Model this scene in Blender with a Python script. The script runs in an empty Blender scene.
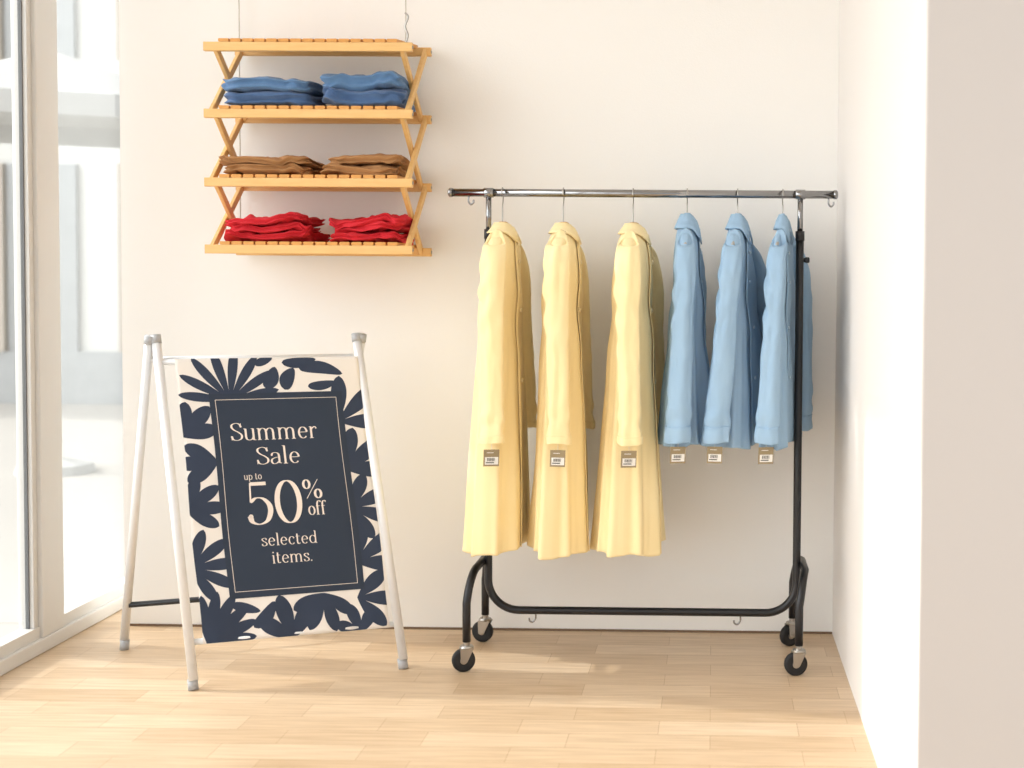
import bpy, bmesh, math, random
from mathutils import Vector, Matrix, noise
random.seed(4)
scene = bpy.context.scene
COL = scene.collection

# ---------------------------------------------------------------- helpers
def lin(c):
    out = []
    for v in c[:3]:
        v = v/255.0
        out.append(v/12.92 if v <= 0.04045 else ((v+0.055)/1.055)**2.4)
    return (out[0], out[1], out[2], 1.0)

def mat(name, col, rough=0.6, metal=0.0, var=0.0, vscale=8.0, bump=0.0, bscale=60.0, col2=None, stretch=(1,1,1), sheen=0.0, bdist=0.01, spec=None):
    m = bpy.data.materials.new(name); m.use_nodes = True
    nt = m.node_tree; N = nt.nodes; L = nt.links
    b = N["Principled BSDF"]
    b.inputs["Roughness"].default_value = rough
    b.inputs["Metallic"].default_value = metal
    if spec is not None: b.inputs["Specular IOR Level"].default_value = spec
    if sheen: b.inputs["Sheen Weight"].default_value = sheen
    tc = N.new("ShaderNodeTexCoord"); mp = N.new("ShaderNodeMapping")
    mp.inputs["Scale"].default_value = stretch
    L.new(tc.outputs["Object"], mp.inputs["Vector"])
    nz = N.new("ShaderNodeTexNoise"); nz.inputs["Scale"].default_value = vscale
    nz.inputs["Detail"].default_value = 4
    L.new(mp.outputs["Vector"], nz.inputs["Vector"])
    mx = N.new("ShaderNodeMix"); mx.data_type = 'RGBA'
    c = lin(col)
    if col2 is None:
        a = tuple(max(0, v*(1-var)) for v in c[:3])+(1,)
        bb = tuple(min(1, v*(1+var)) for v in c[:3])+(1,)
    else:
        a = c; bb = lin(col2)
    mx.inputs[6].default_value = a; mx.inputs[7].default_value = bb
    L.new(nz.outputs["Fac"], mx.inputs[0])
    L.new(mx.outputs[2], b.inputs["Base Color"])
    if bump:
        n2 = N.new("ShaderNodeTexNoise"); n2.inputs["Scale"].default_value = bscale
        n2.inputs["Detail"].default_value = 3
        L.new(mp.outputs["Vector"], n2.inputs["Vector"])
        bp = N.new("ShaderNodeBump"); bp.inputs["Strength"].default_value = bump
        bp.inputs["Distance"].default_value = bdist
        L.new(n2.outputs["Fac"], bp.inputs["Height"])
        L.new(bp.outputs["Normal"], b.inputs["Normal"])
    return m

def empty(name, loc):
    e = bpy.data.objects.new(name, None)
    e.empty_display_size = 0.1
    e.location = loc
    COL.objects.link(e)
    return e

def finish(name, verts, faces, m, parent=None, smooth=True, mats=None, fmat=None):
    me = bpy.data.meshes.new(name)
    me.from_pydata([tuple(v) for v in verts], [], faces)
    for mm in (mats or [m]): me.materials.append(mm)
    if fmat:
        for p, i in zip(me.polygons, fmat): p.material_index = i
    if smooth:
        for p in me.polygons: p.use_smooth = True
    me.update()
    o = bpy.data.objects.new(name, me)
    COL.objects.link(o)
    if parent is not None:
        o.parent = parent
        o.matrix_parent_inverse = Matrix.Translation(parent.location).inverted()
    return o

def box(name, x0, x1, y0, y1, z0, z1, m, parent=None, bevel=0.0):
    bm = bmesh.new()
    bmesh.ops.create_cube(bm, size=1)
    for v in bm.verts:
        v.co = Vector(((x0+x1)/2+v.co.x*(x1-x0), (y0+y1)/2+v.co.y*(y1-y0), (z0+z1)/2+v.co.z*(z1-z0)))
    if bevel:
        bmesh.ops.bevel(bm, geom=bm.edges[:], offset=bevel, segments=2, affect='EDGES', profile=0.5)
    me = bpy.data.meshes.new(name); bm.to_mesh(me); bm.free()
    me.materials.append(m)
    o = bpy.data.objects.new(name, me); COL.objects.link(o)
    if parent is not None:
        o.parent = parent
        o.matrix_parent_inverse = Matrix.Translation(parent.location).inverted()
    return o

def bar_geo(p1, p2, w, h, up=Vector((0,0,1)), bev=0.002):
    p1 = Vector(p1); p2 = Vector(p2)
    d = (p2-p1).normalized()
    side = d.cross(up).normalized(); u2 = side.cross(d).normalized()
    vs = []; fs = []
    a = w/2; b = h/2
    prof = [(-a+bev,-b),(a-bev,-b),(a,-b+bev),(a,b-bev),(a-bev,b),(-a+bev,b),(-a,b-bev),(-a,-b+bev)]
    for p in (p1, p2):
        for (x, y) in prof:
            vs.append(p+side*x+u2*y)
    n = 8
    for i in range(n):
        fs.append((i, (i+1) % n, n+(i+1) % n, n+i))
    fs.append(tuple(range(n-1, -1, -1))); fs.append(tuple(range(n, 2*n)))
    return vs, fs

class Geo:
    def __init__(s): s.v = []; s.f = []; s.m = []
    def add(s, vf, mi=0):
        o = len(s.v); s.v += list(vf[0]); s.f += [tuple(i+o for i in f) for f in vf[1]]
        s.m += [mi]*len(vf[1])
    def obj(s, name, mats, parent=None, smooth=False):
        if not isinstance(mats, (list, tuple)): mats = [mats]
        return finish(name, s.v, s.f, None, parent, smooth, mats, s.m)

def smooth_path(pts, sub=8, closed=False):
    pts = [Vector(p) for p in pts]; out = []
    n = len(pts)
    rng = n if closed else n-1
    for i in range(rng):
        if closed:
            p0, p1, p2, p3 = pts[i-1], pts[i], pts[(i+1) % n], pts[(i+2) % n]
        else:
            p0 = pts[i-1] if i > 0 else pts[0]*2-pts[1]
            p1 = pts[i]; p2 = pts[i+1]
            p3 = pts[i+2] if i+2 < n else pts[-1]*2-pts[-2]
        for k in range(sub):
            t = k/sub
            out.append(0.5*((2*p1)+(p2-p0)*t+(2*p0-5*p1+4*p2-p3)*t*t+(3*p1-p0-3*p2+p3)*t**3))
    if not closed: out.append(pts[-1].copy())
    return out

def tube_geo(pts, r, seg=14, cap=True):
    pts = [Vector(p) for p in pts]
    n = len(pts); vs = []; fs = []
    rs = r if isinstance(r, (list, tuple)) else [r]*n
    t0 = (pts[1]-pts[0]).normalized()
    ref = Vector((0,0,1)) if abs(t0.z) < 0.9 else Vector((1,0,0))
    u = t0.cross(ref).normalized()
    for i in range(n):
        if i == 0: t = t0
        elif i == n-1: t = (pts[-1]-pts[-2]).normalized()
        else: t = (pts[i+1]-pts[i-1]).normalized()
        u = (u-t*u.dot(t)).normalized(); w = t.cross(u)
        for k in range(seg):
            a = 2*math.pi*k/seg
            vs.append(pts[i]+(u*math.cos(a)+w*math.sin(a))*rs[i])
    for i in range(n-1):
        for k in range(seg):
            fs.append((i*seg+k, i*seg+(k+1) % seg, (i+1)*seg+(k+1) % seg, (i+1)*seg+k))
    if cap:
        fs.append(tuple(range(seg-1, -1, -1))); fs.append(tuple((n-1)*seg+k for k in range(seg)))
    return vs, fs

def tube(name, pts, r, m, parent=None, seg=14):
    g = Geo(); g.add(tube_geo(pts, r, seg))
    o = g.obj(name, m, parent, True)
    return o

def disc_geo(c, axis, prof, seg=28):
    c = Vector(c); axis = Vector(axis).normalized()
    ref = Vector((0,0,1)) if abs(axis.z) < 0.9 else Vector((1,0,0))
    u = axis.cross(ref).normalized(); w = axis.cross(u)
    vs = []; fs = []
    for (d, r) in prof:
        for k in range(seg):
            a = 2*math.pi*k/seg
            vs.append(c+axis*d+(u*math.cos(a)+w*math.sin(a))*r)
    for i in range(len(prof)-1):
        for k in range(seg):
            fs.append((i*seg+k, i*seg+(k+1) % seg, (i+1)*seg+(k+1) % seg, (i+1)*seg+k))
    fs.append(tuple(range(seg-1, -1, -1))); fs.append(tuple((len(prof)-1)*seg+k for k in range(seg)))
    return vs, fs

# ---------------------------------------------------------------- materials
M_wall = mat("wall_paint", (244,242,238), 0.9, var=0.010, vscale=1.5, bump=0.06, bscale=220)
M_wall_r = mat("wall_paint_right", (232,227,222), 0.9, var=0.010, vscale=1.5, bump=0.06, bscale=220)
M_wall_f_shade = mat("wall_front_shade_paint", (200,194,189), 0.9, var=0.006, vscale=1.5, bump=0.04, bscale=220)  # wall colour darkened to paint in shade on the side facing the camera
M_ceil = mat("ceiling_paint", (245,243,240), 0.9, var=0.01)
M_frame = mat("window_frame_paint", (218,216,212), 0.45, var=0.02)
M_dark = mat("window_gasket", (110,112,114), 0.6, var=0.1)
M_pine = mat("pine_wood", (238,198,134), 0.5, col2=(222,172,102), vscale=5, stretch=(2,14,14), bump=0.05, bscale=40)
M_slat = mat("pine_slats", (228,168,92), 0.55, col2=(205,140,66), vscale=5, stretch=(14,2,14))
M_rope = mat("cord", (205,200,190), 0.8, var=0.1, vscale=50)
M_jean = mat("denim", (76,112,154), 0.9, col2=(100,138,178), vscale=30, bump=0.4, bscale=500, sheen=0.2)
M_jean2 = mat("denim_dark", (58,88,130), 0.9, col2=(80,112,156), vscale=30, bump=0.4, bscale=500, sheen=0.2)
M_brown = mat("tan_cotton", (160,112,68), 0.9, col2=(184,136,86), vscale=20, bump=0.4, bscale=400)
M_red = mat("red_cotton", (196,20,36), 0.85, col2=(216,38,50), vscale=15, bump=0.3, bscale=300)
M_alu = mat("white_aluminium", (232,232,232), 0.35, metal=0.15, var=0.02)
M_cap = mat("grey_plastic", (176,177,179), 0.5, var=0.05)
M_black = mat("black_powdercoat", (24,24,27), 0.35, var=0.1)
M_chrome = mat("chrome", (150,149,149), 0.10, metal=1.0, var=0.05, vscale=4)
M_rubber = mat("black_rubber", (24,24,26), 0.6, var=0.1)
M_zinc = mat("zinc_plate", (176,172,166), 0.28, metal=1.0, var=0.05)
M_cream = mat("banner_cream", (236,229,221), 0.75, var=0.015, vscale=5)
M_leaf = mat("banner_leaf_navy", (40,52,74), 0.7, var=0.05, vscale=5)
M_navy = mat("banner_navy", (36,48,66), 0.7, var=0.05, vscale=5)
M_ink = mat("banner_cream_ink", (238,225,213), 0.7, var=0.01)
M_coat = mat("yellow_wool", (252,232,182), 0.92, col2=(250,227,169), vscale=6, bump=0.12, bscale=350, sheen=0.1, bdist=0.004)
M_coat_in = mat("coat_trim", (214,160,92), 0.9, var=0.03)
M_shirt = mat("light_blue_cotton", (160,189,213), 0.85, col2=(150,181,208), vscale=8, bump=0.12, bscale=350, bdist=0.004)
M_kraft = mat("kraft_card", (150,132,100), 0.8, var=0.06, vscale=60)
M_label = mat("white_label", (232,228,220), 0.7, var=0.01)
M_print = mat("black_print", (60,56,52), 0.7, var=0.01)
M_button = mat("button", (240,222,180), 0.4, var=0.02)
M_buttonb = mat("button_blue", (180,200,216), 0.4, var=0.02)
M_base = mat("skirting_strip", (120,96,74), 0.7, var=0.05)  # dark brown for the thin strip along the back wall's foot

# floor: staggered light-oak strips
M_floor = bpy.data.materials.new("oak_strip_floor"); M_floor.use_nodes = True
nt = M_floor.node_tree; N = nt.nodes; L = nt.links
b = N["Principled BSDF"]
tc = N.new("ShaderNodeTexCoord")
br = N.new("ShaderNodeTexBrick")
br.offset = 0.37; br.offset_frequency = 2
br.inputs["Color1"].default_value = lin((228,204,174)); br.inputs["Color2"].default_value = lin((208,180,146))
br.inputs["Mortar"].default_value = lin((186,154,118))
br.inputs["Scale"].default_value = 1.0
br.inputs["Mortar Size"].default_value = 0.001
br.inputs["Mortar Smooth"].default_value = 0.3
br.inputs["Brick Width"].default_value = 0.40
br.inputs["Row Height"].default_value = 0.115
L.new(tc.outputs["Object"], br.inputs["Vector"])
mp = N.new("ShaderNodeMapping"); mp.inputs["Scale"].default_value = (3, 40, 1)
L.new(tc.outputs["Object"], mp.inputs["Vector"])
gn = N.new("ShaderNodeTexNoise"); gn.inputs["Scale"].default_value = 1.6; gn.inputs["Detail"].default_value = 6
L.new(mp.outputs["Vector"], gn.inputs["Vector"])
rmp = N.new("ShaderNodeValToRGB")
rmp.color_ramp.elements[0].position = 0.3; rmp.color_ramp.elements[0].color = (0.80,0.76,0.71,1)
rmp.color_ramp.elements[1].position = 0.7; rmp.color_ramp.elements[1].color = (1,1,1,1)
L.new(gn.outputs["Fac"], rmp.inputs["Fac"])
mx = N.new("ShaderNodeMix"); mx.data_type = 'RGBA'; mx.blend_type = 'MULTIPLY'; mx.inputs[0].default_value = 1.0
L.new(br.outputs["Color"], mx.inputs[6]); L.new(rmp.outputs["Color"], mx.inputs[7])
L.new(mx.outputs[2], b.inputs["Base Color"])
b.inputs["Roughness"].default_value = 0.42

# glass: transparent with fresnel gloss
M_glass = bpy.data.materials.new("window_glass"); M_glass.use_nodes = True
nt = M_glass.node_tree; N = nt.nodes; L = nt.links
N.remove(N["Principled BSDF"])
tr = N.new("ShaderNodeBsdfTransparent"); tr.inputs[0].default_value = (0.97,0.98,0.98,1)
gl = N.new("ShaderNodeBsdfGlossy"); gl.inputs["Roughness"].default_value = 0.02
ms = N.new("ShaderNodeMixShader"); ms.inputs[0].default_value = 0.08
L.new(tr.outputs[0], ms.inputs[1]); L.new(gl.outputs[0], ms.inputs[2])
L.new(ms.outputs[0], N["Material Output"].inputs["Surface"])

# ---------------------------------------------------------------- room
YB = 4.78; XR = 0.445; XL = -2.28; H = 3.1
box("floor", -2.42, 3.2, -1.0, 5.7, -0.12, 0.0, M_floor)
box("wall_back", -2.165, 3.2, YB, 5.6, 0.0, H, M_wall)
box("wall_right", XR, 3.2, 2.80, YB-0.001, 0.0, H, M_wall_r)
box("wall_front_shade", XR, 3.2, 2.786, 2.799, 0.0, H, M_wall_f_shade)  # thin added sheet carrying the painted shade over the block's front
box("ceiling", -2.42, 3.2, 1.2, 5.7, H, H+0.12, M_ceil)
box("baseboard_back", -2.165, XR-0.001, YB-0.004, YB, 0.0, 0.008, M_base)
box("trim_sill", -2.40, XL, -1.0, 5.6, 0.001, 0.05, M_frame, bevel=0.004)
w = empty("window_1", (-2.33, 2.4, 0.05))
for i, (a, c) in enumerate(((4.42, 4.57), (2.05, 2.2), (-0.2, -0.05), (5.5, 5.6))):
    box("mullion_%d" % (i+1), -2.37, XL-0.005, a, c, 0.05, H, M_frame, w, bevel=0.004)
    box("mullion_bead_%d" % (i+1), -2.345, -2.30, a-0.03, a, 0.05, H, M_frame, w, bevel=0.002)
    box("gasket_%d" % (i+1), -2.326, -2.314, a-0.036, a-0.03, 0.05, H, M_dark, w)
    box("mullion_bead_far_%d" % (i+1), -2.345, -2.30, c, c+0.02, 0.05, H, M_frame, w, bevel=0.002)
box("rail_bottom", -2.35, -2.295, -1.0, 5.5, 0.05, 0.09, M_frame, w)
box("glass_panes", -2.323, -2.317, -1.0, 5.5, 0.09, H-0.0, M_glass, w)

# ---------------------------------------------------------------- outdoors
M_pave = mat("pavement", (188,184,178), 0.9, var=0.06, vscale=3)
M_fac = mat("facade", (222,222,218), 0.9, var=0.05, vscale=1)
M_facd = mat("facade_opening", (178,181,182), 0.7, var=0.1)
M_awn = mat("parasol_fabric", (200,200,198), 0.9, var=0.05)
M_door = mat("facade_shutter", (198,188,176), 0.9, var=0.05)
box("street_pavement", -16, -2.43, -6, 13.9, -0.2, -0.06, M_pave)
fb = empty("street_facade", (-8, 14, 0))
box("facade_wall", -14, -3.2, 14, 14.3, -0.2, 7.5, M_fac, fb)
box("facade_ledge", -14, -3.2, 13.85, 14.0, 3.05, 3.2, M_fac, fb)
box("facade_plinth", -14, -3.2, 13.93, 14.0, -0.06, 0.5, M_facd, fb)
for i in range(7):
    x = -13.55+i*1.5
    for (z0, z1) in ((0.5, 2.5), (3.6, 5.4)):
        box("facade_window_%d_%d" % (i, int(z0)), x, x+0.75, 13.95, 14.02, z0, z1, M_facd, fb)
        box("facade_shutter_%d_%d" % (i, int(z0)), x-0.28, x-0.02, 13.9, 13.99, z0, z1, M_door, fb)
ps = empty("parasol", (-4.55, 9.0, -0.06))
g = Geo()
n = 8; c = Vector((-4.55, 9.0, 2.85))
rim = [c+Vector((1.15*math.cos(2*math.pi*i/n), 1.15*math.sin(2*math.pi*i/n), -0.42)) for i in range(n)]
vs = [c]+rim+[r_+Vector((0,0,-0.14)) for r_ in rim]
fs = [(0, 1+i, 1+(i+1) % n) for i in range(n)]+[(1+i, 1+n+i, 1+n+(i+1) % n, 1+(i+1) % n) for i in range(n)]
g.add((vs, fs)); g.add(tube_geo([(-4.55,9,-0.02),(-4.55,9,2.87)], 0.025)); g.add(disc_geo((-4.55,9,-0.06),(0,0,1),[(0,0.26),(0.06,0.24),(0.10,0.05)]))
g.obj("canopy_pole_base", M_awn, ps)

# ---------------------------------------------------------------- hanging shelf
YF = 4.43; YR = 4.745
SX0, SX1 = -1.710, -1.030
ZS = [1.384, 1.610, 1.841, 2.065]
ZR = [1.384, 1.616, 1.859, 2.100]      # rear rails sit slightly higher (frame is racked)
sh = empty("hanging_wooden_shelf", ((SX0+SX1)/2, 4.6, 1.399))
g = Geo(); gs = Geo()
for z, zr in zip(ZS, ZR):
    g.add(bar_geo((SX0-0.012,YF+0.011,z),(SX1+0.012,YF+0.011,z),0.022,0.030))
    g.add(bar_geo((SX0-0.012,YR-0.011,zr),(SX1+0.012,YR-0.011,zr),0.022,0.030))
    n = 15
    for i in range(n):
        x = SX0+0.055+i*(SX1-SX0-0.11)/(n-1)
        gs.add(bar_geo((x,YF+0.002,z+0.021),(x,YR-0.002,zr+0.021),0.034,0.011))
for xi, (xa, xb) in enumerate(((SX0+0.008, SX0+0.024), (SX1-0.008, SX1-0.024))):
    for k in range(3):
        g.add(bar_geo((xa,YF+0.012,ZS[k]),(xa,YR-0.012,ZR[k+1]),0.026,0.014,Vector((1,0,0))))
        g.add(bar_geo((xb,YR-0.012,ZR[k]),(xb,YF+0.012,ZS[k+1]),0.026,0.014,Vector((1,0,0))))
g.obj("rails_and_braces", M_pine, sh); gs.obj("slats", M_slat, sh)
g = Geo()
for z, zr in zip(ZS, ZR):
    for x, s in ((SX0-0.012,-1),(SX1+0.012,1)):
        for y, zz in ((YF+0.011, z), (YR-0.011, zr)):
            g.add(disc_geo((x,y,zz),(s,0,0),[(0,0.006),(0.002,0.006),(0.003,0.004)],12))
g.obj("bolts", M_zinc, sh, True)
xc_ = SX0-0.004
tube("cord_rear", [(xc_,YR+0.002,ZS[0]),(xc_,YR+0.002,2.2),(xc_,YR+0.002,H)], 0.0022, M_rope, sh, 6)
tube("cord_front", [(SX1-0.01,YF+0.01,ZS[3]+0.01),(SX1-0.01,YF+0.01,H)], 0.0022, M_rope, sh, 6)
hk = smooth_path([(SX1-0.01,YF+0.01,ZS[3]+0.015),(SX1-0.003,YF+0.01,ZS[3]+0.04),(SX1-0.012,YF+0.01,ZS[3]+0.07),(SX1-0.002,YF+0.01,ZS[3]+0.10),(SX1-0.012,YF+0.01,ZS[3]+0.115)],6)
tube("cord_hook", hk, 0.0035, M_zinc, sh, 8)

def spow(c, e): return math.copysign(abs(c)**e, c)
def slab_geo(cx, cy, cz, a, b_, c, seed, rough=0.004, rot=0.0, sag=0.0, crease=0.05, flat=0.55):
    vs = []; fs = []; nu = 160; nv = 34
    for j in range(nv+1):
        th = -math.pi/2+math.pi*j/nv
        for i in range(nu):
            ph = 2*math.pi*i/nu
            # fold line wanders around mid height
            sh_ = 0.28*noise.noise(Vector((math.cos(ph)*1.6+seed*2, math.sin(ph)*1.6, seed)))
            cr = 1-crease*math.exp(-((th-sh_)/0.16)**2)
            ct = abs(math.cos(th))**0.42*cr
            x = a*ct*spow(math.cos(ph), 0.30); y = b_*ct*spow(math.sin(ph), 0.30); z = c*spow(math.sin(th), flat)
            q = Vector((x*9+seed, y*9, z*8+seed*2))
            n1 = noise.noise(q); n2 = noise.noise(q*2.3+Vector((5,1,seed)))
            x += rough*2.0*n1*ct; y += rough*2.0*n2*ct
            z += rough*1.5*noise.noise(Vector((x*9+seed*3, y*9, seed)))+rough*1.3*noise.noise(Vector((x*26, y*26+seed, seed)))
            z -= sag*(x/a)*c
            xr = x*math.cos(rot)-y*math.sin(rot); yr = x*math.sin(rot)+y*math.cos(rot)
            vs.append(Vector((cx+xr, cy+yr, cz+z)))
    for j in range(nv):
        for i in range(nu):
            fs.append((j*nu+i, j*nu+(i+1) % nu, (j+1)*nu+(i+1) % nu, (j+1)*nu+i))
    return vs, fs

def folded(name, x0, x1, z, hgt, layers, m, m2, seed, rough=0.004, yc=4.56, dep=0.25, sag=0.0, shr=0.012):
    p = empty(name, ((x0+x1)/2, yc, z))
    g = Geo(); r = random.Random(seed)
    t = hgt/layers
    for k in range(layers):
        a = (x1-x0)/2-r.uniform(0, shr); cx = (x0+x1)/2+r.uniform(-0.007, 0.007)
        g.add(slab_geo(cx, yc+r.uniform(-0.008,0.008), z+t*(k+0.5), a, dep/2-r.uniform(0,0.008), t*0.54, seed*3.1+k*1.7, rough, r.uniform(-0.02,0.02), sag*(k+1), 0.09), k % 2)
    g.obj("folds", [m, m2], p, True)
    return p
zt = 0.032
folded("folded_jeans", -1.684, -1.360, ZS[2]+zt, 0.092, 2, M_jean2, M_jean, 1, 0.007)
folded("folded_jeans", -1.352, -1.045, ZS[2]+zt, 0.108, 2, M_jean2, M_jean, 2, 0.010)
folded("folded_tan_trousers", -1.680, -1.368, ZS[1]+zt, 0.058, 2, M_brown, M_brown, 3, 0.009)
folded("folded_tan_trousers", -1.330, -1.062, ZS[1]+zt, 0.062, 2, M_brown, M_brown, 4, 0.009)
folded("folded_red_shirts", -1.694, -1.345, ZS[0]+zt, 0.078, 3, M_red, M_red, 5, 0.013, sag=-0.20, shr=0.03)
folded("folded_red_shirts", -1.330, -1.035, ZS[0]+zt, 0.078, 3, M_red, M_red, 6, 0.013, sag=-0.20, shr=0.03)

# ---------------------------------------------------------------- A-frame sign
DX = Vector((0.017, 0.0, 0))
FL = Vector((-1.630,4.032,0))+DX; FR = Vector((-1.032,4.285,0))+DX; RL = Vector((-2.054,4.47,0))+DX*1.5; RR = RL+(FR-FL)*0.985
AL = (FL+RL)/2+Vector((0.006,0,1.090)); AR = (FR+RR)/2+Vector((0,0,1.090))
sg = empty("a_frame_sign", (FL+FR+RL+RR)/4)
wd = (FR-FL).normalized()
g = Geo(); gc = Geo()
OF = 0.019
for (F, R_, A, s) in ((FL,RL,AL,1),(FR,RR,AR,-1)):
    up = Vector((0,0,0.03))
    g.add(tube_geo([F+up, A], 0.0150, 18)); g.add(tube_geo([R_+up, A-wd*OF*s], 0.0145, 18))
    gc.add(tube_geo([F, F+(A-F).normalized()*0.035], 0.0160, 18)); gc.add(tube_geo([R_, R_+(A-R_).normalized()*0.035], 0.0155, 18))
    gc.add(tube_geo([A-(A-F).normalized()*0.020, A+(A-F).normalized()*0.008], 0.0165, 18))
    gc.add(tube_geo([A-wd*OF*s-(A-R_).normalized()*0.020, A-wd*OF*s+(A-R_).normalized()*0.006], 0.016, 18))
    gc.add(tube_geo([A-wd*(OF+0.012)*s-Vector((0,0,0.008)), A+wd*0.014*s-Vector((0,0,0.008))], 0.010, 14))
g.obj("legs", M_alu, sg, True); gc.obj("caps_and_joints", M_cap, sg, True)
def legp(F, A, v): return F+(A-F)*v
g = Geo()
for v in (0.928, 0.130):
    g.add(tube_geo([legp(FL,AL,v), legp(FR,AR,v)], 0.010, 12))
g.add(tube_geo([legp(RL,AL,0.934)-wd*0.02, legp(RR,AR,0.934)], 0.010, 12))
g.obj("banner_rods", M_alu, sg, True)
g = Geo(); g.add(tube_geo([legp(RL,AL,0.15), legp(RR,AR,0.15)], 0.010, 12))
g.obj("rear_brace", M_black, sg, True)

nrm = (FR-FL).cross(AL-FL).normalized()
if nrm.y > 0: nrm = -nrm
BW, BH = 0.575, 0.91
def ban(s, t, off=0.0):
    u0 = 0.080*(1-t)+0.063*t; u1 = 0.985*(1-t)+0.962*t
    u = u0+(u1-u0)*s
    v = 0.934-0.812*t
    a = FL+(AL-FL)*v; c = FR+(AR-FR)*v
    p = a+(c-a)*u
    e = math.sin(math.pi*s)
    bow = 0.006*math.sin(math.pi*t)*e+0.005*math.sin(9*s+3*t)*math.sin(math.pi*t)*abs(2*s-1)**1.5+0.004*math.sin(16*t+2*s)*abs(2*s-1)**3
    bow += 0.005*math.sin(22*s)*max(0, t-0.85)/0.15
    edge = 0.004*math.sin(t*11+1)*(2*s-1)
    return p+nrm*(0.012+bow+off)+wd*edge*0.6
vs = []; fs = []; nu, nv = 48, 70
for j in range(nv+1):
    for i in range(nu+1): vs.append(ban(i/nu, j/nv))
for j in range(nv):
    for i in range(nu):
        a = j*(nu+1)+i; fs.append((a, a+1, a+nu+2, a+nu+1))
o = finish("banner", vs, fs, M_cream, sg)
so = o.modifiers.new("thickness", 'SOLIDIFY'); so.thickness = 0.001; so.offset = -1

def poly_strip(left, right, off):
    vs = []; fs = []
    for (l, r) in zip(left, right):
        for k in range(3):
            q = l+(r-l)*(k/2)
            s = min(1, max(0, q.x/BW)); t = min(1, max(0, q.y/BH))
            vs.append(ban(s, t, off))
    for i in range(len(left)-1):
        for k in range(2):
            fs.append((i*3+k, i*3+k+1, (i+1)*3+k+1, (i+1)*3+k))
    return vs, fs
def leaf(g, s0, t0, s1, t1, wdt, bend=0.0, full=0.8):
    a = Vector((s0*BW, t0*BH)); b_ = Vector((s1*BW, t1*BH)); d = b_-a; nn = Vector((-d.y, d.x)).normalized()
    Lf = []; Rt = []; n = 20
    for i in range(n+1):
        q = i/n
        c = a+d*q+nn*bend*math.sin(math.pi*q)
        hw = wdt/2*(math.sin(math.pi*q**full))**0.6+0.0006
        Lf.append(c-nn*hw); Rt.append(c+nn*hw)
    g.add(poly_strip(Lf, Rt, 0.0016))
gl_ = Geo()
def fan(s, t, ang0, ang1, n, r, wdt, bend=0.0, full=1.5):
    for i in range(n):
        a = math.radians(ang0+(ang1-ang0)*i/(n-1))
        rr = r*(0.85+0.15*math.sin(math.pi*i/(n-1)))
        leaf(gl_, s, t, s+rr*math.cos(a)/BW, t-rr*math.sin(a)/BH, wdt, bend, full)
fan(0.27, 0.155, 172, 12, 8, 0.185, 0.029)
leaf(gl_, 0.47,0.115,0.53,0.035,0.044, 0.004); leaf(gl_, 0.57,0.12,0.63,0.04,0.044,-0.006)
leaf(gl_, 0.42,0.025,0.52,0.0,0.026); leaf(gl_, 0.57,0.02,0.76,0.008,0.034,0.006)
leaf(gl_, 0.66,0.04,0.90,0.065,0.042,-0.012); leaf(gl_, 0.70,0.11,0.86,0.095,0.030,0.004)
fan(0.85, 0.245, 84, 0, 3, 0.185, 0.050)
fan(0.85, 0.42, 72, -2, 3, 0.170, 0.052)
fan(0.86, 0.56, 62, -60, 4, 0.145, 0.044)
fan(0.85, 0.76, 75, -5, 3, 0.170, 0.050)
fan(0.84, 0.885, 40, -50, 3, 0.150, 0.046)
fan(-0.01, 0.28, 78, 12, 3, 0.135, 0.048)
fan(0.17, 0.375, 150, 212, 3, 0.135, 0.046)
fan(-0.02, 0.54, 68, -30, 4, 0.130, 0.040)
fan(-0.02, 0.74, 68, -60, 5, 0.150, 0.036)
fan(0.02, 1.0, 92, 4, 6, 0.175, 0.034)
leaf(gl_, 0.16,0.875,0.31,0.905,0.030); leaf(gl_, 0.27,0.96,0.39,0.875,0.040,0.008)
fan(0.47, 1.01, 145, 60, 3, 0.145, 0.050)
fan(0.66, 0.86, 205, 320, 4, 0.130, 0.042)
fan(0.84, 1.01, 155, 60, 3, 0.10, 0.038)
gl_.obj("leaf_print", M_leaf, sg, True)

S0, S1, T0, T1 = 0.158, 0.885, 0.130, 0.856
def rect_geo(s0, s1, t0, t1, off, nu=24, nv=36):
    vs = []; fs = []
    for j in range(nv+1):
        for i in range(nu+1): vs.append(ban(s0+(s1-s0)*i/nu, t0+(t1-t0)*j/nv, off))
    for j in range(nv):
        for i in range(nu):
            a = j*(nu+1)+i; fs.append((a, a+1, a+nu+2, a+nu+1))
    return vs, fs
g = Geo(); g.add(rect_geo(S0, S1, T0, T1, 0.0030)); g.obj("navy_panel", M_navy, sg, True)
gt = Geo()
bs, btt = 0.0016/BW, 0.0016/BH
i0, i1, j0, j1 = S0+0.030, S1-0.035, T0+0.022, T1-0.022
gt.add(rect_geo(i0, i1, j0, j0+btt, 0.0042, 24, 1)); gt.add(rect_geo(i0, i1, j1-btt, j1, 0.0042, 24, 1))
gt.add(rect_geo(i0, i0+bs, j0, j1, 0.0042, 1, 36)); gt.add(rect_geo(i1-bs, i1, j0, j1, 0.0042, 1, 36))

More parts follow.
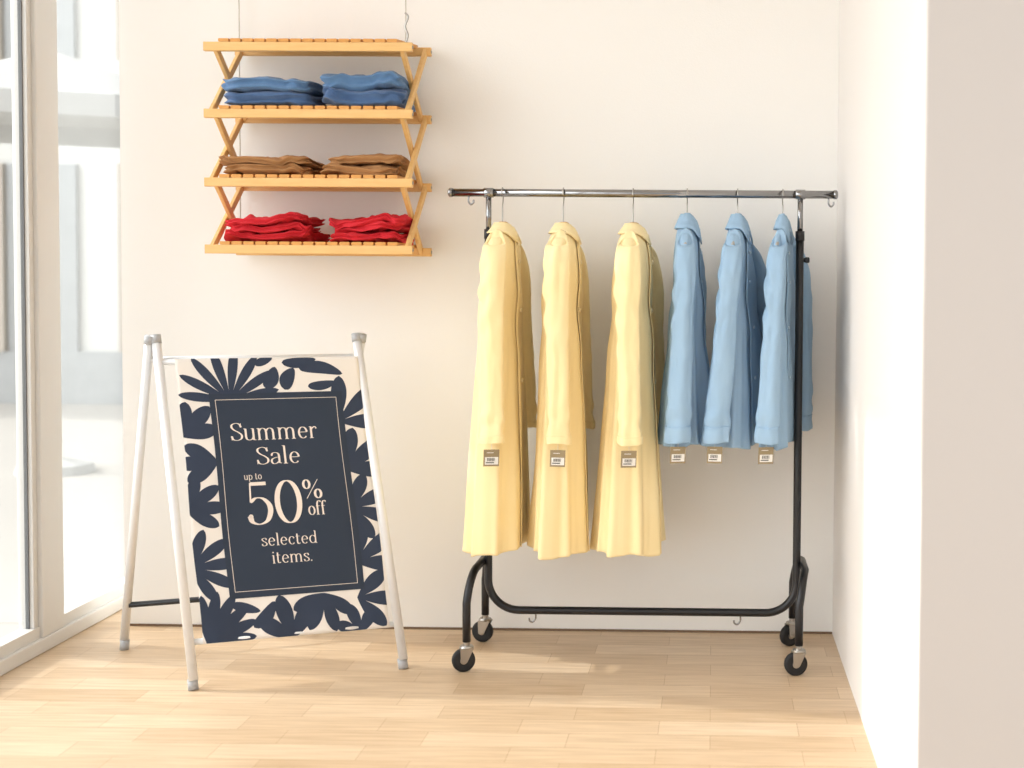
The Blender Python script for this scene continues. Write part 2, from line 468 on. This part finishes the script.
# --- didone-style lettering drawn with a broad-nib pen model
def ell(cx, cy, rx, ry, a0, a1, n=22):
    return [(cx+rx*math.cos(math.radians(a0+(a1-a0)*i/n)), cy+ry*math.sin(math.radians(a0+(a1-a0)*i/n))) for i in range(n+1)]
def sm(pts): return [(p.x, p.y) for p in smooth_path([Vector((x, y, 0)) for x, y in pts], 6)]
TH = 0.018
def sf(x0, x1, y): return ([(x0, y), (x1, y)], TH)
XH = 0.66
GL = {
 'S': (0.60, [(sm([(.52,.76),(.46,.93),(.30,1.0),(.12,.92),(.09,.76),(.20,.60),(.38,.47),(.52,.30),(.49,.10),(.30,0),(.12,.06),(.05,.25)]), 'n'), ([(.52,.99),(.52,.74)], TH), ([(.05,.01),(.05,.27)], TH)]),
 's': (0.44, [(sm([(.36,.50),(.32,.62),(.21,.66),(.09,.60),(.08,.50),(.16,.40),(.27,.31),(.36,.20),(.34,.06),(.21,0),(.09,.04),(.05,.17)]), 'n'), ([(.36,.65),(.36,.48)], TH), ([(.05,.01),(.05,.18)], TH)]),
 'u': (0.62, [(sm([(.12,XH),(.12,.4),(.12,.18),(.17,.04),(.29,0),(.40,.06),(.46,.18)]), 'n'), ([(.47,XH),(.47,0)], 'n'), sf(.03,.13,XH), sf(.38,.48,XH), sf(.46,.58,0)]),
 'm': (0.96, [([(.12,XH),(.12,0)], 'n'), (sm([(.12,.48),(.20,.61),(.31,XH),(.42,.58),(.45,.42),(.45,.2),(.45,0)]), 'n'), (sm([(.45,.48),(.53,.61),(.64,XH),(.75,.58),(.78,.42),(.78,.2),(.78,0)]), 'n'), sf(.03,.13,XH), sf(.03,.21,0), sf(.36,.54,0), sf(.69,.88,0)]),
 'e': (0.56, [([(.08,.36),(.46,.36)], TH), (ell(.28,.33,.19,.33,6,318), 'n')]),
 'r': (0.44, [([(.12,XH),(.12,0)], 'n'), (sm([(.12,.42),(.19,.58),(.29,XH),(.36,.62)]), 0.03), (ell(.36,.58,.018,.018,0,360,8), 0.03), sf(.03,.13,XH), sf(.03,.22,0)]),
 'a': (0.56, [(sm([(.09,.50),(.14,.62),(.26,XH),(.38,.60),(.42,.45),(.42,.2),(.43,.06),(.52,.02)]), 'n'), (sm([(.42,.39),(.26,.36),(.11,.27),(.08,.12),(.16,0.0),(.30,.03),(.42,.15)]), 'n'), (ell(.10,.50,.015,.015,0,360,8), 0.028)]),
 'l': (0.28, [([(.13,1.05),(.13,0)], 'n'), sf(.04,.14,1.05), sf(.04,.23,0)]),
 'p': (0.62, [([(.12,XH),(.12,-.28)], 'n'), (ell(.30,.33,.20,.33,140,-140), 'n'), sf(.03,.13,XH), sf(.03,.22,-.28)]),
 't': (0.38, [(sm([(.14,.88),(.14,.5),(.14,.16),(.20,.01),(.33,.07)]), 'n'), sf(.03,.31,XH)]),
 'o': (0.58, [(ell(.29,.33,.20,.33,0,360,30), 'n')]),
 'f': (0.38, [(sm([(.14,0),(.14,.4),(.14,.8),(.20,1.0),(.32,1.05),(.40,.99)]), 'n'), sf(.03,.32,XH), sf(.04,.25,0), (ell(.38,.97,.015,.015,0,360,8), 0.028)]),
 'c': (0.52, [(ell(.28,.33,.19,.33,38,320), 'n'), (ell(.41,.52,.015,.015,0,360,8), 0.028)]),
 'd': (0.62, [(ell(.28,.33,.20,.33,35,325), 'n'), ([(.47,1.05),(.47,0)], 'n'), sf(.38,.48,1.05), sf(.46,.57,0)]),
 'i': (0.28, [([(.13,XH),(.13,0)], 'n'), sf(.04,.14,XH), sf(.04,.23,0), (ell(.13,.90,.025,.025,0,360,10), 0.035)]),
 '.': (0.22, [(ell(.10,.04,.022,.022,0,360,10), 0.034)]),
 '5': (0.64, [([(.13,.96),(.50,.96)], 0.042), ([(.13,.98),(.11,.52)], TH), (sm([(.11,.53),(.24,.62),(.40,.60),(.53,.46),(.55,.28),(.46,.08),(.28,0),(.12,.06),(.07,.2)]), 'n'), (ell(.09,.19,.02,.02,0,360,8), 0.035)]),
 '0': (0.70, [(ell(.35,.5,.26,.5,0,360,40), 'n')]),
 '%': (0.90, [(ell(.20,.76,.13,.23,0,360,24), 'm'), (ell(.66,.24,.13,.23,0,360,24), 'm'), ([(.70,1.0),(.16,0)], TH)]),
 ' ': (0.28, []),
}
def word(txt, s0, s1, base, top, thick=0.058, thin=0.014):
    total = sum(GL[c][0] for c in txt)-0.08
    s0 -= 0.002; s1 -= 0.008; base += 0.003; top += 0.003
    sx = (s1-s0)*BW/total; hy = (base-top)*BH
    x = -0.04
    for c in txt:
        adv, strokes = GL[c]
        for pts, mode in strokes:
            P = [Vector((s0*BW+(x+px)*sx, base*BH-py*hy)) for px, py in pts]
            if len(P) == 2 and mode in ('n','m'):
                P = [P[0]+(P[1]-P[0])*k/6 for k in range(7)]
            Lf = []; Rt = []
            for i in range(len(P)):
                closed = (P[0]-P[-1]).length < 1e-5
                a = P[i-1] if i > 0 else (P[-2] if closed else P[0])
                b_ = P[i+1] if i < len(P)-1 else (P[1] if closed else P[-1])
                d = (b_-a).normalized()
                n = Vector((-d.y, d.x))
                if mode == 'n': hw = thin+(thick-thin)*abs(d.y)**1.6
                elif mode == 'm': hw = thin+(thick*0.7-thin)*abs(d.y)**1.6
                else: hw = mode
                hw *= hy
                Lf.append(P[i]-n*hw); Rt.append(P[i]+n*hw)
            gt.add(poly_strip(Lf, Rt, 0.0042))
        x += adv
word("Summer", 0.255, 0.730, 0.298, 0.236)
word("Sale", 0.380, 0.620, 0.387, 0.326)
word("up to", 0.300, 0.400, 0.440, 0.416, 0.05, 0.03)
word("50", 0.306, 0.600, 0.600, 0.450, 0.060, 0.012)
word("%", 0.610, 0.720, 0.518, 0.450, 0.09, 0.022)
word("off", 0.625, 0.725, 0.577, 0.530, 0.062, 0.018)
word("selected", 0.360, 0.660, 0.677, 0.636, 0.055, 0.018)
word("items.", 0.405, 0.625, 0.740, 0.698, 0.055, 0.018)
gt.obj("lettering", M_ink, sg, True)

# ---------------------------------------------------------------- clothes rack
YK = 4.45; PXL, PXR = -0.762, 0.290; ZB = 1.580
rk = empty("clothes_rack", ((PXL+PXR)/2, YK, 0))
g = Geo()
g.add(tube_geo([(-0.885,YK,ZB),(0.402,YK,ZB)], 0.0135, 20))
g.add(disc_geo((-0.885,YK,ZB),(-1,0,0),[(0,0.0155),(0.010,0.0155),(0.014,0.010)]))
g.add(disc_geo((0.402,YK,ZB),(1,0,0),[(0,0.0155),(0.010,0.0155),(0.014,0.010)]))
for x in (PXL, PXR):
    g.add(tube_geo([(x,YK,1.44),(x,YK,ZB-0.006)], 0.0095, 16))
    g.add(tube_geo([(x-0.016,YK,ZB),(x+0.016,YK,ZB)], 0.0165, 18))
for x in (-0.83, 0.385):
    pts = smooth_path([(x,YK,ZB-0.012),(x,YK,ZB-0.030),(x+0.008,YK,ZB-0.040),(x+0.016,YK,ZB-0.034),(x+0.017,YK,ZB-0.024)],5)
    g.add(tube_geo(pts, 0.003, 8))
for x in (-0.60, 0.10):
    pts = smooth_path([(x,YK,0.150),(x,YK,0.130),(x-0.010,YK,0.117),(x-0.020,YK,0.121),(x-0.022,YK,0.131)],5)
    g.add(tube_geo(pts, 0.003, 8))
g.obj("chrome_rail", M_chrome, rk, True)
g = Geo()
R = 0.105; ZU = 0.158
pts = [Vector((PXL,YK,1.455)), Vector((PXL,YK,0.6)), Vector((PXL,YK,ZU+R))]
for i in range(1, 13):
    a = math.pi+math.pi/2*i/12
    pts.append(Vector((PXL+R+R*math.cos(a), YK, ZU+R+R*math.sin(a))))
for i in range(0, 13):
    a = 1.5*math.pi+math.pi/2*i/12
    pts.append(Vector((PXR-R+R*math.cos(a), YK, ZU+R+R*math.sin(a))))
pts += [Vector((PXR,YK,0.6)), Vector((PXR,YK,1.455))]
g.add(tube_geo(pts, 0.0135, 18))
def arch(x0, xm, yf, yr):
    r = 0.10; zt_ = 0.325; y0, y1 = yf, yr
    P = [Vector((x0,y0,0.098)), Vector((x0,y0,0.17))]
    for i in range(0, 9):
        a = math.pi-math.pi/2*i/8
        f = i/8
        P.append(Vector((x0+(xm-x0)*f, y0+r+r*math.cos(a), zt_-r+r*math.sin(a))))
    for i in range(0, 9):
        a = math.pi/2-math.pi/2*i/8
        f = 1-i/8
        P.append(Vector((x0+(xm-x0)*f, y1-r+r*math.cos(a), zt_-r+r*math.sin(a))))
    P += [Vector((x0,y1,0.17)), Vector((x0,y1,0.098))]
    return tube_geo(P, 0.0135, 18)
YC0, YC1 = 4.265, 4.62
XC = -0.802
g.add(arch(XC, -0.784, YC0, YC1)); g.add(arch(0.288, 0.3125, YC0, YC1))
for x in (PXL, PXR):
    g.add(tube_geo([(x,YK,1.425),(x,YK,1.457)], 0.0155, 16))
g.add(disc_geo((PXR+0.013,YK,1.36),(1,0,0),[(0,0.006),(0.008,0.010),(0.018,0.010),(0.020,0.006)],14))
g.obj("black_frame", M_black, rk, True)
gw = Geo(); gf = Geo()
def caster(x, y, ang):
    ax = Vector((math.sin(ang), -math.cos(ang), 0)); fw = Vector((math.cos(ang), math.sin(ang), 0))
    c = Vector((x, y, 0.038))-fw*0.010
    gw.add(disc_geo(c, ax, [(-0.011,0.027),(-0.011,0.034),(-0.007,0.038),(0.007,0.038),(0.011,0.034),(0.011,0.027)], 30))
    gf.add(disc_geo(c, ax, [(-0.0135,0.008),(-0.0125,0.012),(0.0125,0.012),(0.0135,0.008)], 20))
    gf.add(disc_geo(c, ax, [(-0.019,0.005),(0.019,0.005)], 12))
    gf.add(tube_geo([(x,y,0.080),(x,y,0.108)], 0.011, 14))
    gf.add(disc_geo((x,y,0.076),(0,0,1),[(0,0.022),(0.004,0.024),(0.010,0.020)],20))
    for s in (-1, 1):
        o = ax*0.0155*s
        p = [Vector((x,y,0.078))+fw*0.022+o, Vector((x,y,0.078))-fw*0.022+o, c-fw*0.010+o+Vector((0,0,-0.006)), c+fw*0.010+o+Vector((0,0,-0.006))]
        vs = [q+ax*0.0015 for q in p]+[q-ax*0.0015 for q in p]
        gf.add((vs, [(0,1,2,3),(7,6,5,4),(0,4,5,1),(1,5,6,2),(2,6,7,3),(3,7,4,0)]))
caster(XC, YC0, 0.3); caster(XC, YC1, -0.2); caster(0.288, YC0, 0.15); caster(0.288, YC1, 0.5)
gw.obj("wheel_tyres", M_rubber, rk, True)
gf.obj("caster_forks", M_zinc, rk, False)

# ---------------------------------------------------------------- garments
def lerp(a, b_, t): return a+(b_-a)*t
def interp(keys, s):
    n = len(keys); i = min(int(s), n-2); t = s-i
    P = [keys[max(0, i-1)], keys[i], keys[i+1], keys[min(n-1, i+2)]]
    out = []
    for c in range(len(keys[0])):
        p0, p1, p2, p3 = P[0][c], P[1][c], P[2][c], P[3][c]
        m1 = (p2-p0)*0.5; m2 = (p3-p1)*0.5
        out.append((2*t**3-3*t*t+1)*p1+(t**3-2*t*t+t)*m1+(-2*t**3+3*t*t)*p2+(t**3-t*t)*m2)
    return out
def ridge(x):            # soft pleat: narrow crests, wide valleys
    return 2*(0.5+0.5*math.sin(x))**1.8-0.8

def garment(name, hx, th_top, th_bot, keys, sleeve, m, mtrim, mbtn, seed, coat, lean=0.0, farw=0.03, leanp=1.0):
    P = empty(name, (hx, YK, 1.45))
    r = random.Random(seed)
    zt_, zh = keys[0][0], keys[-1][0]
    ph = [r.uniform(0, 6.28) for _ in range(8)]
    def frame(z):
        f = min(1, max(0, (zt_-z)/(zt_-zh)))
        th = lerp(th_top, th_bot, f)
        o = Vector((hx+lean*f**leanp, YK, 0))
        return o, Vector((math.sin(th), math.cos(th), 0)), Vector((math.cos(th), -math.sin(th), 0)), f
    def body(phi, s, off=0.0):
        z, au, aw = interp(keys, s)
        o, U, W, f = frame(z)
        amp = 0.002+0.021*f**1.0
        k = amp*(0.30*math.sin(2*phi+ph[0]+0.5*z)+0.5*ridge(5*phi+ph[1]-0.8*z)+0.45*ridge(9*phi+ph[2]+0.9*z)*f)
        c, sn = math.cos(phi), math.sin(phi)
        e = lerp(0.9, 0.72, min(1, f*4))
        w_ = (aw+k+off)*spow(c, e); u_ = (au+k*0.9+off)*spow(sn, e)
        # diagonal drag folds falling from the shoulder
        dg = 0.008*math.sin(24*z+12*u_*(1 if c > 0 else -1)+ph[5])*math.exp(-((z-1.20)/0.17)**2)
        q = Vector((math.cos(phi)*3+seed, math.sin(phi)*3, z*2.2))
        nn = noise.noise(q)*0.008+noise.noise(Vector((math.cos(phi)*7, math.sin(phi)*7+seed, z*5)))*0.004
        w_ += (nn*(0.2+f)+dg*0.6)*c
        zz = z+(0.006*math.sin(2*phi+ph[3])+0.004*math.sin(5*phi+ph[4]))*f**3
        return o+U*u_+W*w_+Vector((0,0,zz))
    nz = 110; na = 170; ns = len(keys)-1
    vs = []; fs = []
    for j in range(nz+1):
        for i in range(na): vs.append(body(2*math.pi*i/na, ns*j/nz))
    for j in range(nz):
        for i in range(na):
            fs.append((j*na+i, (j+1)*na+i, (j+1)*na+(i+1) % na, j*na+(i+1) % na))
    o = finish("body", vs, fs, m, P)
    so = o.modifiers.new("cloth", 'SOLIDIFY'); so.thickness = 0.003; so.offset = -1
    # overlapping front panel on the +W side (button edge)
    vs = []; fs = []; na2 = 22
    for j in range(nz+1):
        s = ns*(0.16+0.84*j/nz)
        for i in range(na2+1):
            f = i/na2
            phi = -0.30+f*1.6
            vs.append(body(phi, s, 0.006*(1-f)**1.2+0.0006))
    for j in range(nz):
        for i in range(na2):
            a = j*(na2+1)+i; fs.append((a, a+na2+1, a+na2+2, a+1))
    o = finish("front_panel", vs, fs, m, P)
    so = o.modifiers.new("cloth", 'SOLIDIFY'); so.thickness = 0.003; so.offset = -1
    g = Geo()
    for k in range(5 if coat else 6):
        s = ns*(0.22+0.12*k)
        p = body(-0.15, s, 0.0085); p2 = body(-0.15, s, 0.03)
        g.add(disc_geo(p, (p2-p), [(0,0.008 if coat else 0.005),(0.003,0.008 if coat else 0.005),(0.004,0.005 if coat else 0.003)],14))
    g.obj("buttons", mbtn, P, True)
    # collar: stand rising from the neck, fall lying on the shoulders with a free edge
    z0, au0, aw0 = keys[0]
    vs = []; fs = []; nc = 56
    o_, U, W, f = frame(z0)
    stand = 0.013 if coat else 0.020
    fall = 1.75 if coat else 1.9
    rows = [('r',0.90,-0.02),('r',0.86,stand*0.6),('r',0.90,stand),('r',1.06,stand*0.98),('b',0.15,0.008),('b',0.7,0.0075),('b',1.2,0.008),('b',fall,0.009)]
    for row in rows:
        for i in range(nc+1):
            a = 0.10+(2*math.pi-0.20)*i/nc
            front = max(0, math.cos(a))**3
            if row[0] == 'r':
                vs.append(o_+U*(au0*row[1]*math.sin(a))+W*(aw0*row[1]*math.cos(a))+Vector((0,0,z0+row[2]-0.010*front)))
            else:
                vs.append(body(a, row[1]+(1.7*front*row[1]/fall), row[2]))
    for j in range(len(rows)-1):
        for i in range(nc):
            a = j*(nc+1)+i; fs.append((a, a+1, a+nc+2, a+nc+1))
    o = finish("collar", vs, fs, m, P)
    so = o.modifiers.new("cloth", 'SOLIDIFY'); so.thickness = 0.0035
    g = Geo()
    g.add(disc_geo(o_+Vector((0,0,z0-0.01)), (0,0,1), [(0,min(au0,aw0)*0.85),(stand+0.012,min(au0,aw0)*0.72),(stand+0.016,min(au0,aw0)*0.40)], 24))
    g.obj("neck_facing", mtrim, P, True)
    # sleeves
    for side in (-1, 1):
        sk = sleeve
        vs = []; fs = []; n1 = 120; n2 = 52; nk = len(sk)-1
        for j in range(n1+1):
            uu, ww, zz, ru, rw = interp(sk, nk*j/n1)
            o_, U, W, f = frame(zz)
            g_ = j/n1
            if side > 0: ww += farw*min(1, g_*2.0)
            elbow = math.exp(-((g_-0.50)/0.15)**2)
            cuffw = math.exp(-((g_-0.90)/0.07)**2)
            for i in range(n2):
                a = 2*math.pi*i/n2
                kk = 1+0.08*math.sin(3*a+ph[5]+1.5*zz+side)*g_+0.04*math.sin(5*a+ph[6]-3*zz)
                nn = noise.noise(Vector((math.cos(a)*1.5+seed, math.sin(a)*1.5+side*4, zz*8)))*0.004+noise.noise(Vector((math.cos(a)*2+seed, math.sin(a)*2, zz*22+side)))*0.0026
                nn += elbow*0.0060*math.sin(62*zz+2.2*math.cos(a+ph[7])*1.5+ph[3])*(0.5+0.5*math.cos(a-math.pi*0.9))
                nn += cuffw*0.0030*math.sin(85*zz+1.8*math.sin(a)+ph[2])
                p = o_+U*((uu)*side+(ru*kk+nn)*math.sin(a))+W*(ww+(rw*kk+nn)*math.cos(a))
                top = max(0, 1-g_*6)
                p.z = zz+top*(-0.03*math.sin(a)*side)+0.003*math.sin(2*a+ph[7])*g_**6
                vs.append(p)
        for j in range(n1):
            for i in range(n2):
                fs.append((j*n2+i, (j+1)*n2+i, (j+1)*n2+(i+1) % n2, j*n2+(i+1) % n2))
        fs.append(tuple(range(n2)))
        o = finish("sleeve_near" if side < 0 else "sleeve_far", vs, fs, m, P)
        so = o.modifiers.new("cloth", 'SOLIDIFY'); so.thickness = 0.0025; so.offset = -1
        # cuff band / hem turn-up
        vs = []; fs = []
        src = o.data.vertices
        uu, ww, zz, ru, rw = sk[-1]
        if side > 0: ww += farw
        o_, U, W, f = frame(zz)
        ctr = o_+U*uu*side+W*ww
        nb = 9 if not coat else 6
        for j in range(n1-nb, n1+1):
            for i in range(n2):
                q = src[j*n2+i].co; d = Vector((q.x-ctr.x, q.y-ctr.y, 0)).normalized()
                vs.append(q+d*(0.0022 if not coat else 0.0014))
        for j in range(nb):
            for i in range(n2):
                fs.append((j*n2+i, (j+1)*n2+i, (j+1)*n2+(i+1) % n2, j*n2+(i+1) % n2))
        oc = finish("cuff", vs, fs, m, P)
        so = oc.modifiers.new("cloth", 'SOLIDIFY'); so.thickness = 0.002; so.offset = -1
    uu, ww, zz, ru, rw = sleeve[-1]
    o_, U, W, f = frame(zz)
    c = o_-U*(uu+0.006)+W*ww
    dz = 0.045 if coat else 0.040
    c.z = zz-dz
    g = Geo()
    X = Vector((0.985, 0.17, 0)) if seed % 2 else Vector((0.99,-0.12,0)); Yn = Vector((-X.y, X.x, 0)); Zv = Vector((0.03,0,1))
    if coat: c.y -= 0.020
    def rect(cx, cz, w_, h_, off, mi, thick=0.001):
        q = c+X*cx+Zv*cz-Yn*off
        v8 = [q+X*sx*w_/2+Zv*sz*h_/2+Yn*sy*thick/2 for sx in (-1,1) for sz in (-1,1) for sy in (-1,1)]
        g.add((v8, [(0,1,3,2),(4,6,7,5),(0,4,5,1),(2,3,7,6),(0,2,6,4),(1,5,7,3)]), mi)
    rect(0, 0, 0.050, 0.054, 0, 0); rect(0.001, -0.009, 0.042, 0.024, 0.0012, 1, 0.0006)
    for k in range(9): rect(-0.012+k*0.0028, -0.005, 0.0011 if k % 3 else 0.0018, 0.010, 0.002, 2, 0.0004)
    rect(-0.004, -0.015, 0.026, 0.003, 0.002, 2, 0.0004)
    rect(-0.004, 0.017, 0.022, 0.002, 0.002, 1, 0.0004)
    g.add(tube_geo([c+Zv*0.024, Vector((c.x, c.y+0.010, zz+0.012))], 0.0008, 6), 1)
    g.obj("price_tag", [M_kraft, M_label, M_print], P)
    # hanger: wire hook over the rail and shoulder arms inside the garment
    g = Geo()
    hp = [(0,z0+0.004),(0,z0+0.03),(0.002,ZB-0.045),(0.010,ZB-0.030),(0.0185,ZB-0.008),(0.017,ZB+0.009),(0.0,ZB+0.0175),(-0.016,ZB+0.009),(-0.0185,ZB-0.006)]
    if coat is False: hp[2] = (0.002, ZB-0.036)
    pts = smooth_path([(hx-0.001, YK+y, z) for (y, z) in hp], 6)
    g.add(tube_geo(pts, 0.0021, 8))
    o_, U, W, f = frame(z0)
    C = Vector((hx, YK, 0))
    arm = smooth_path([C-U*0.150+Vector((0,0,z0-0.085)), C-U*0.08+Vector((0,0,z0-0.045)), C+Vector((0,0,z0-0.008)), C+U*0.08+Vector((0,0,z0-0.045)), C+U*0.150+Vector((0,0,z0-0.085))], 6)
    g.add(tube_geo(arm, 0.006, 10))
    g.obj("hanger", M_zinc, P, True)
    return P

coat_keys = [(1.464,.030,.026),(1.452,.052,.034),(1.438,.094,.040),(1.418,.144,.046),(1.385,.176,.052),(1.31,.176,.056),(1.15,.168,.060),(0.95,.174,.068),(0.72,.190,.077),(0.54,.204,.082),(0.388,.214,.086)]
coat_slv = [(.120,0.002,1.422,.010,.022),(.160,0.002,1.402,.026,.036),(.190,.004,1.365,.034,.040),(.206,.006,1.30,.034,.041),(.214,.010,1.16,.032,.038),(.222,.018,1.00,.031,.036),(.228,.023,.86,.031,.036),(.234,.026,.760,.032,.039)]
garment("yellow_coat", -0.714, 0.0, 0.07, coat_keys, coat_slv, M_coat, M_coat_in, M_button, 11, True, lean=-0.014, farw=0.022)
garment("yellow_coat", -0.508, 0.00, 0.05, coat_keys, coat_slv, M_coat, M_coat_in, M_button, 12, True, lean=-0.008, farw=0.022)
ck3 = [(z, au, aw*(1+0.18*min(1, max(0, (1.4-z))))) for (z, au, aw) in coat_keys]
garment("yellow_coat", -0.272, 0.04, 0.08, ck3, coat_slv, M_coat, M_coat_in, M_button, 13, True, lean=-0.008, farw=0.040)
sh_keys = [(1.490,.026,.020),(1.478,.040,.025),(1.458,.078,.030),(1.431,.126,.034),(1.391,.158,.037),(1.31,.158,.041),(1.18,.156,.049),(1.02,.164,.060),(0.88,.176,.069),(0.745,.186,.077)]
sh_slv = [(.105,0,1.430,.010,.018),(.142,0,1.404,.023,.030),(.172,0,1.36,.029,.034),(.188,.0,1.29,.030,.035),(.200,-.004,1.16,.028,.034),(.208,-.008,1.00,.028,.037),(.214,-.012,.88,.029,.040),(.218,-.014,.765,.028,.039)]
garment("light_blue_shirt", -0.090, 0.02, 0.05, sh_keys, sh_slv, M_shirt, M_shirt, M_buttonb, 21, False, lean=0.004, farw=0.022)
sh2 = [(z, au, aw*(1+0.20*min(1, max(0, (1.4-z)*1.6)))) for (z, au, aw) in sh_keys]
garment("light_blue_shirt", 0.080, 0.12, 0.26, sh2, sh_slv, M_shirt, M_shirt, M_buttonb, 22, False, lean=-0.002, farw=0.060)
sh3 = [(z, au, aw*0.55) for (z, au, aw) in sh_keys]
sl3 = [(u, ww+0.006, z, ru, rw*0.92) for (u, ww, z, ru, rw) in sh_slv]
garment("light_blue_shirt", 0.232, 0.18, 0.24, sh3, sl3, M_shirt, M_shirt, M_buttonb, 23, False, lean=0.002, farw=0.04)

# ---------------------------------------------------------------- lights
wd_ = bpy.data.worlds.new("World"); scene.world = wd_; wd_.use_nodes = True
nt = wd_.node_tree; N = nt.nodes; L = nt.links
bg = N["Background"]
bg.inputs[0].default_value = (0.985, 0.992, 1.0, 1)
tc = N.new("ShaderNodeTexCoord"); sx = N.new("ShaderNodeSeparateXYZ")
L.new(tc.outputs["Generated"], sx.inputs[0])
mr = N.new("ShaderNodeMapRange")
mr.inputs["From Min"].default_value = 0.0; mr.inputs["From Max"].default_value = -0.9
mr.inputs["To Min"].default_value = 0.86; mr.inputs["To Max"].default_value = 5.0
mr.interpolation_type = 'SMOOTHSTEP'
L.new(sx.outputs["X"], mr.inputs["Value"]); L.new(mr.outputs[0], bg.inputs[1])
sd = bpy.data.lights.new("sun", 'SUN'); sd.energy = 2.2; sd.angle = math.radians(1.5); sd.color = (1, 0.96, 0.89)
so_ = bpy.data.objects.new("sun", sd); COL.objects.link(so_)
d = Vector((0.80, -0.16, -0.62)).normalized()
so_.rotation_euler = d.to_track_quat('-Z', 'Y').to_euler(); so_.location = (-6, 5, 6)

# ---------------------------------------------------------------- camera
cd = bpy.data.cameras.new("camera"); cam = bpy.data.objects.new("camera", cd); COL.objects.link(cam)
cd.sensor_width = 36; cd.lens = 36*1316/1024
cd.shift_x = -0.174; cd.shift_y = -0.047
cd.dof.use_dof = True; cd.dof.focus_distance = 4.4; cd.dof.aperture_fstop = 2.0
Rm = Matrix.Rotation(math.radians(1.0), 4, 'Z') @ Matrix.Rotation(math.radians(90-2.3), 4, 'X') @ Matrix.Rotation(0.007, 4, 'Z')
cam.matrix_world = Matrix.Translation((0,0,1.28)) @ Rm
scene.camera = cam
scene.view_settings.view_transform = 'Standard'
scene.view_settings.look = 'None'
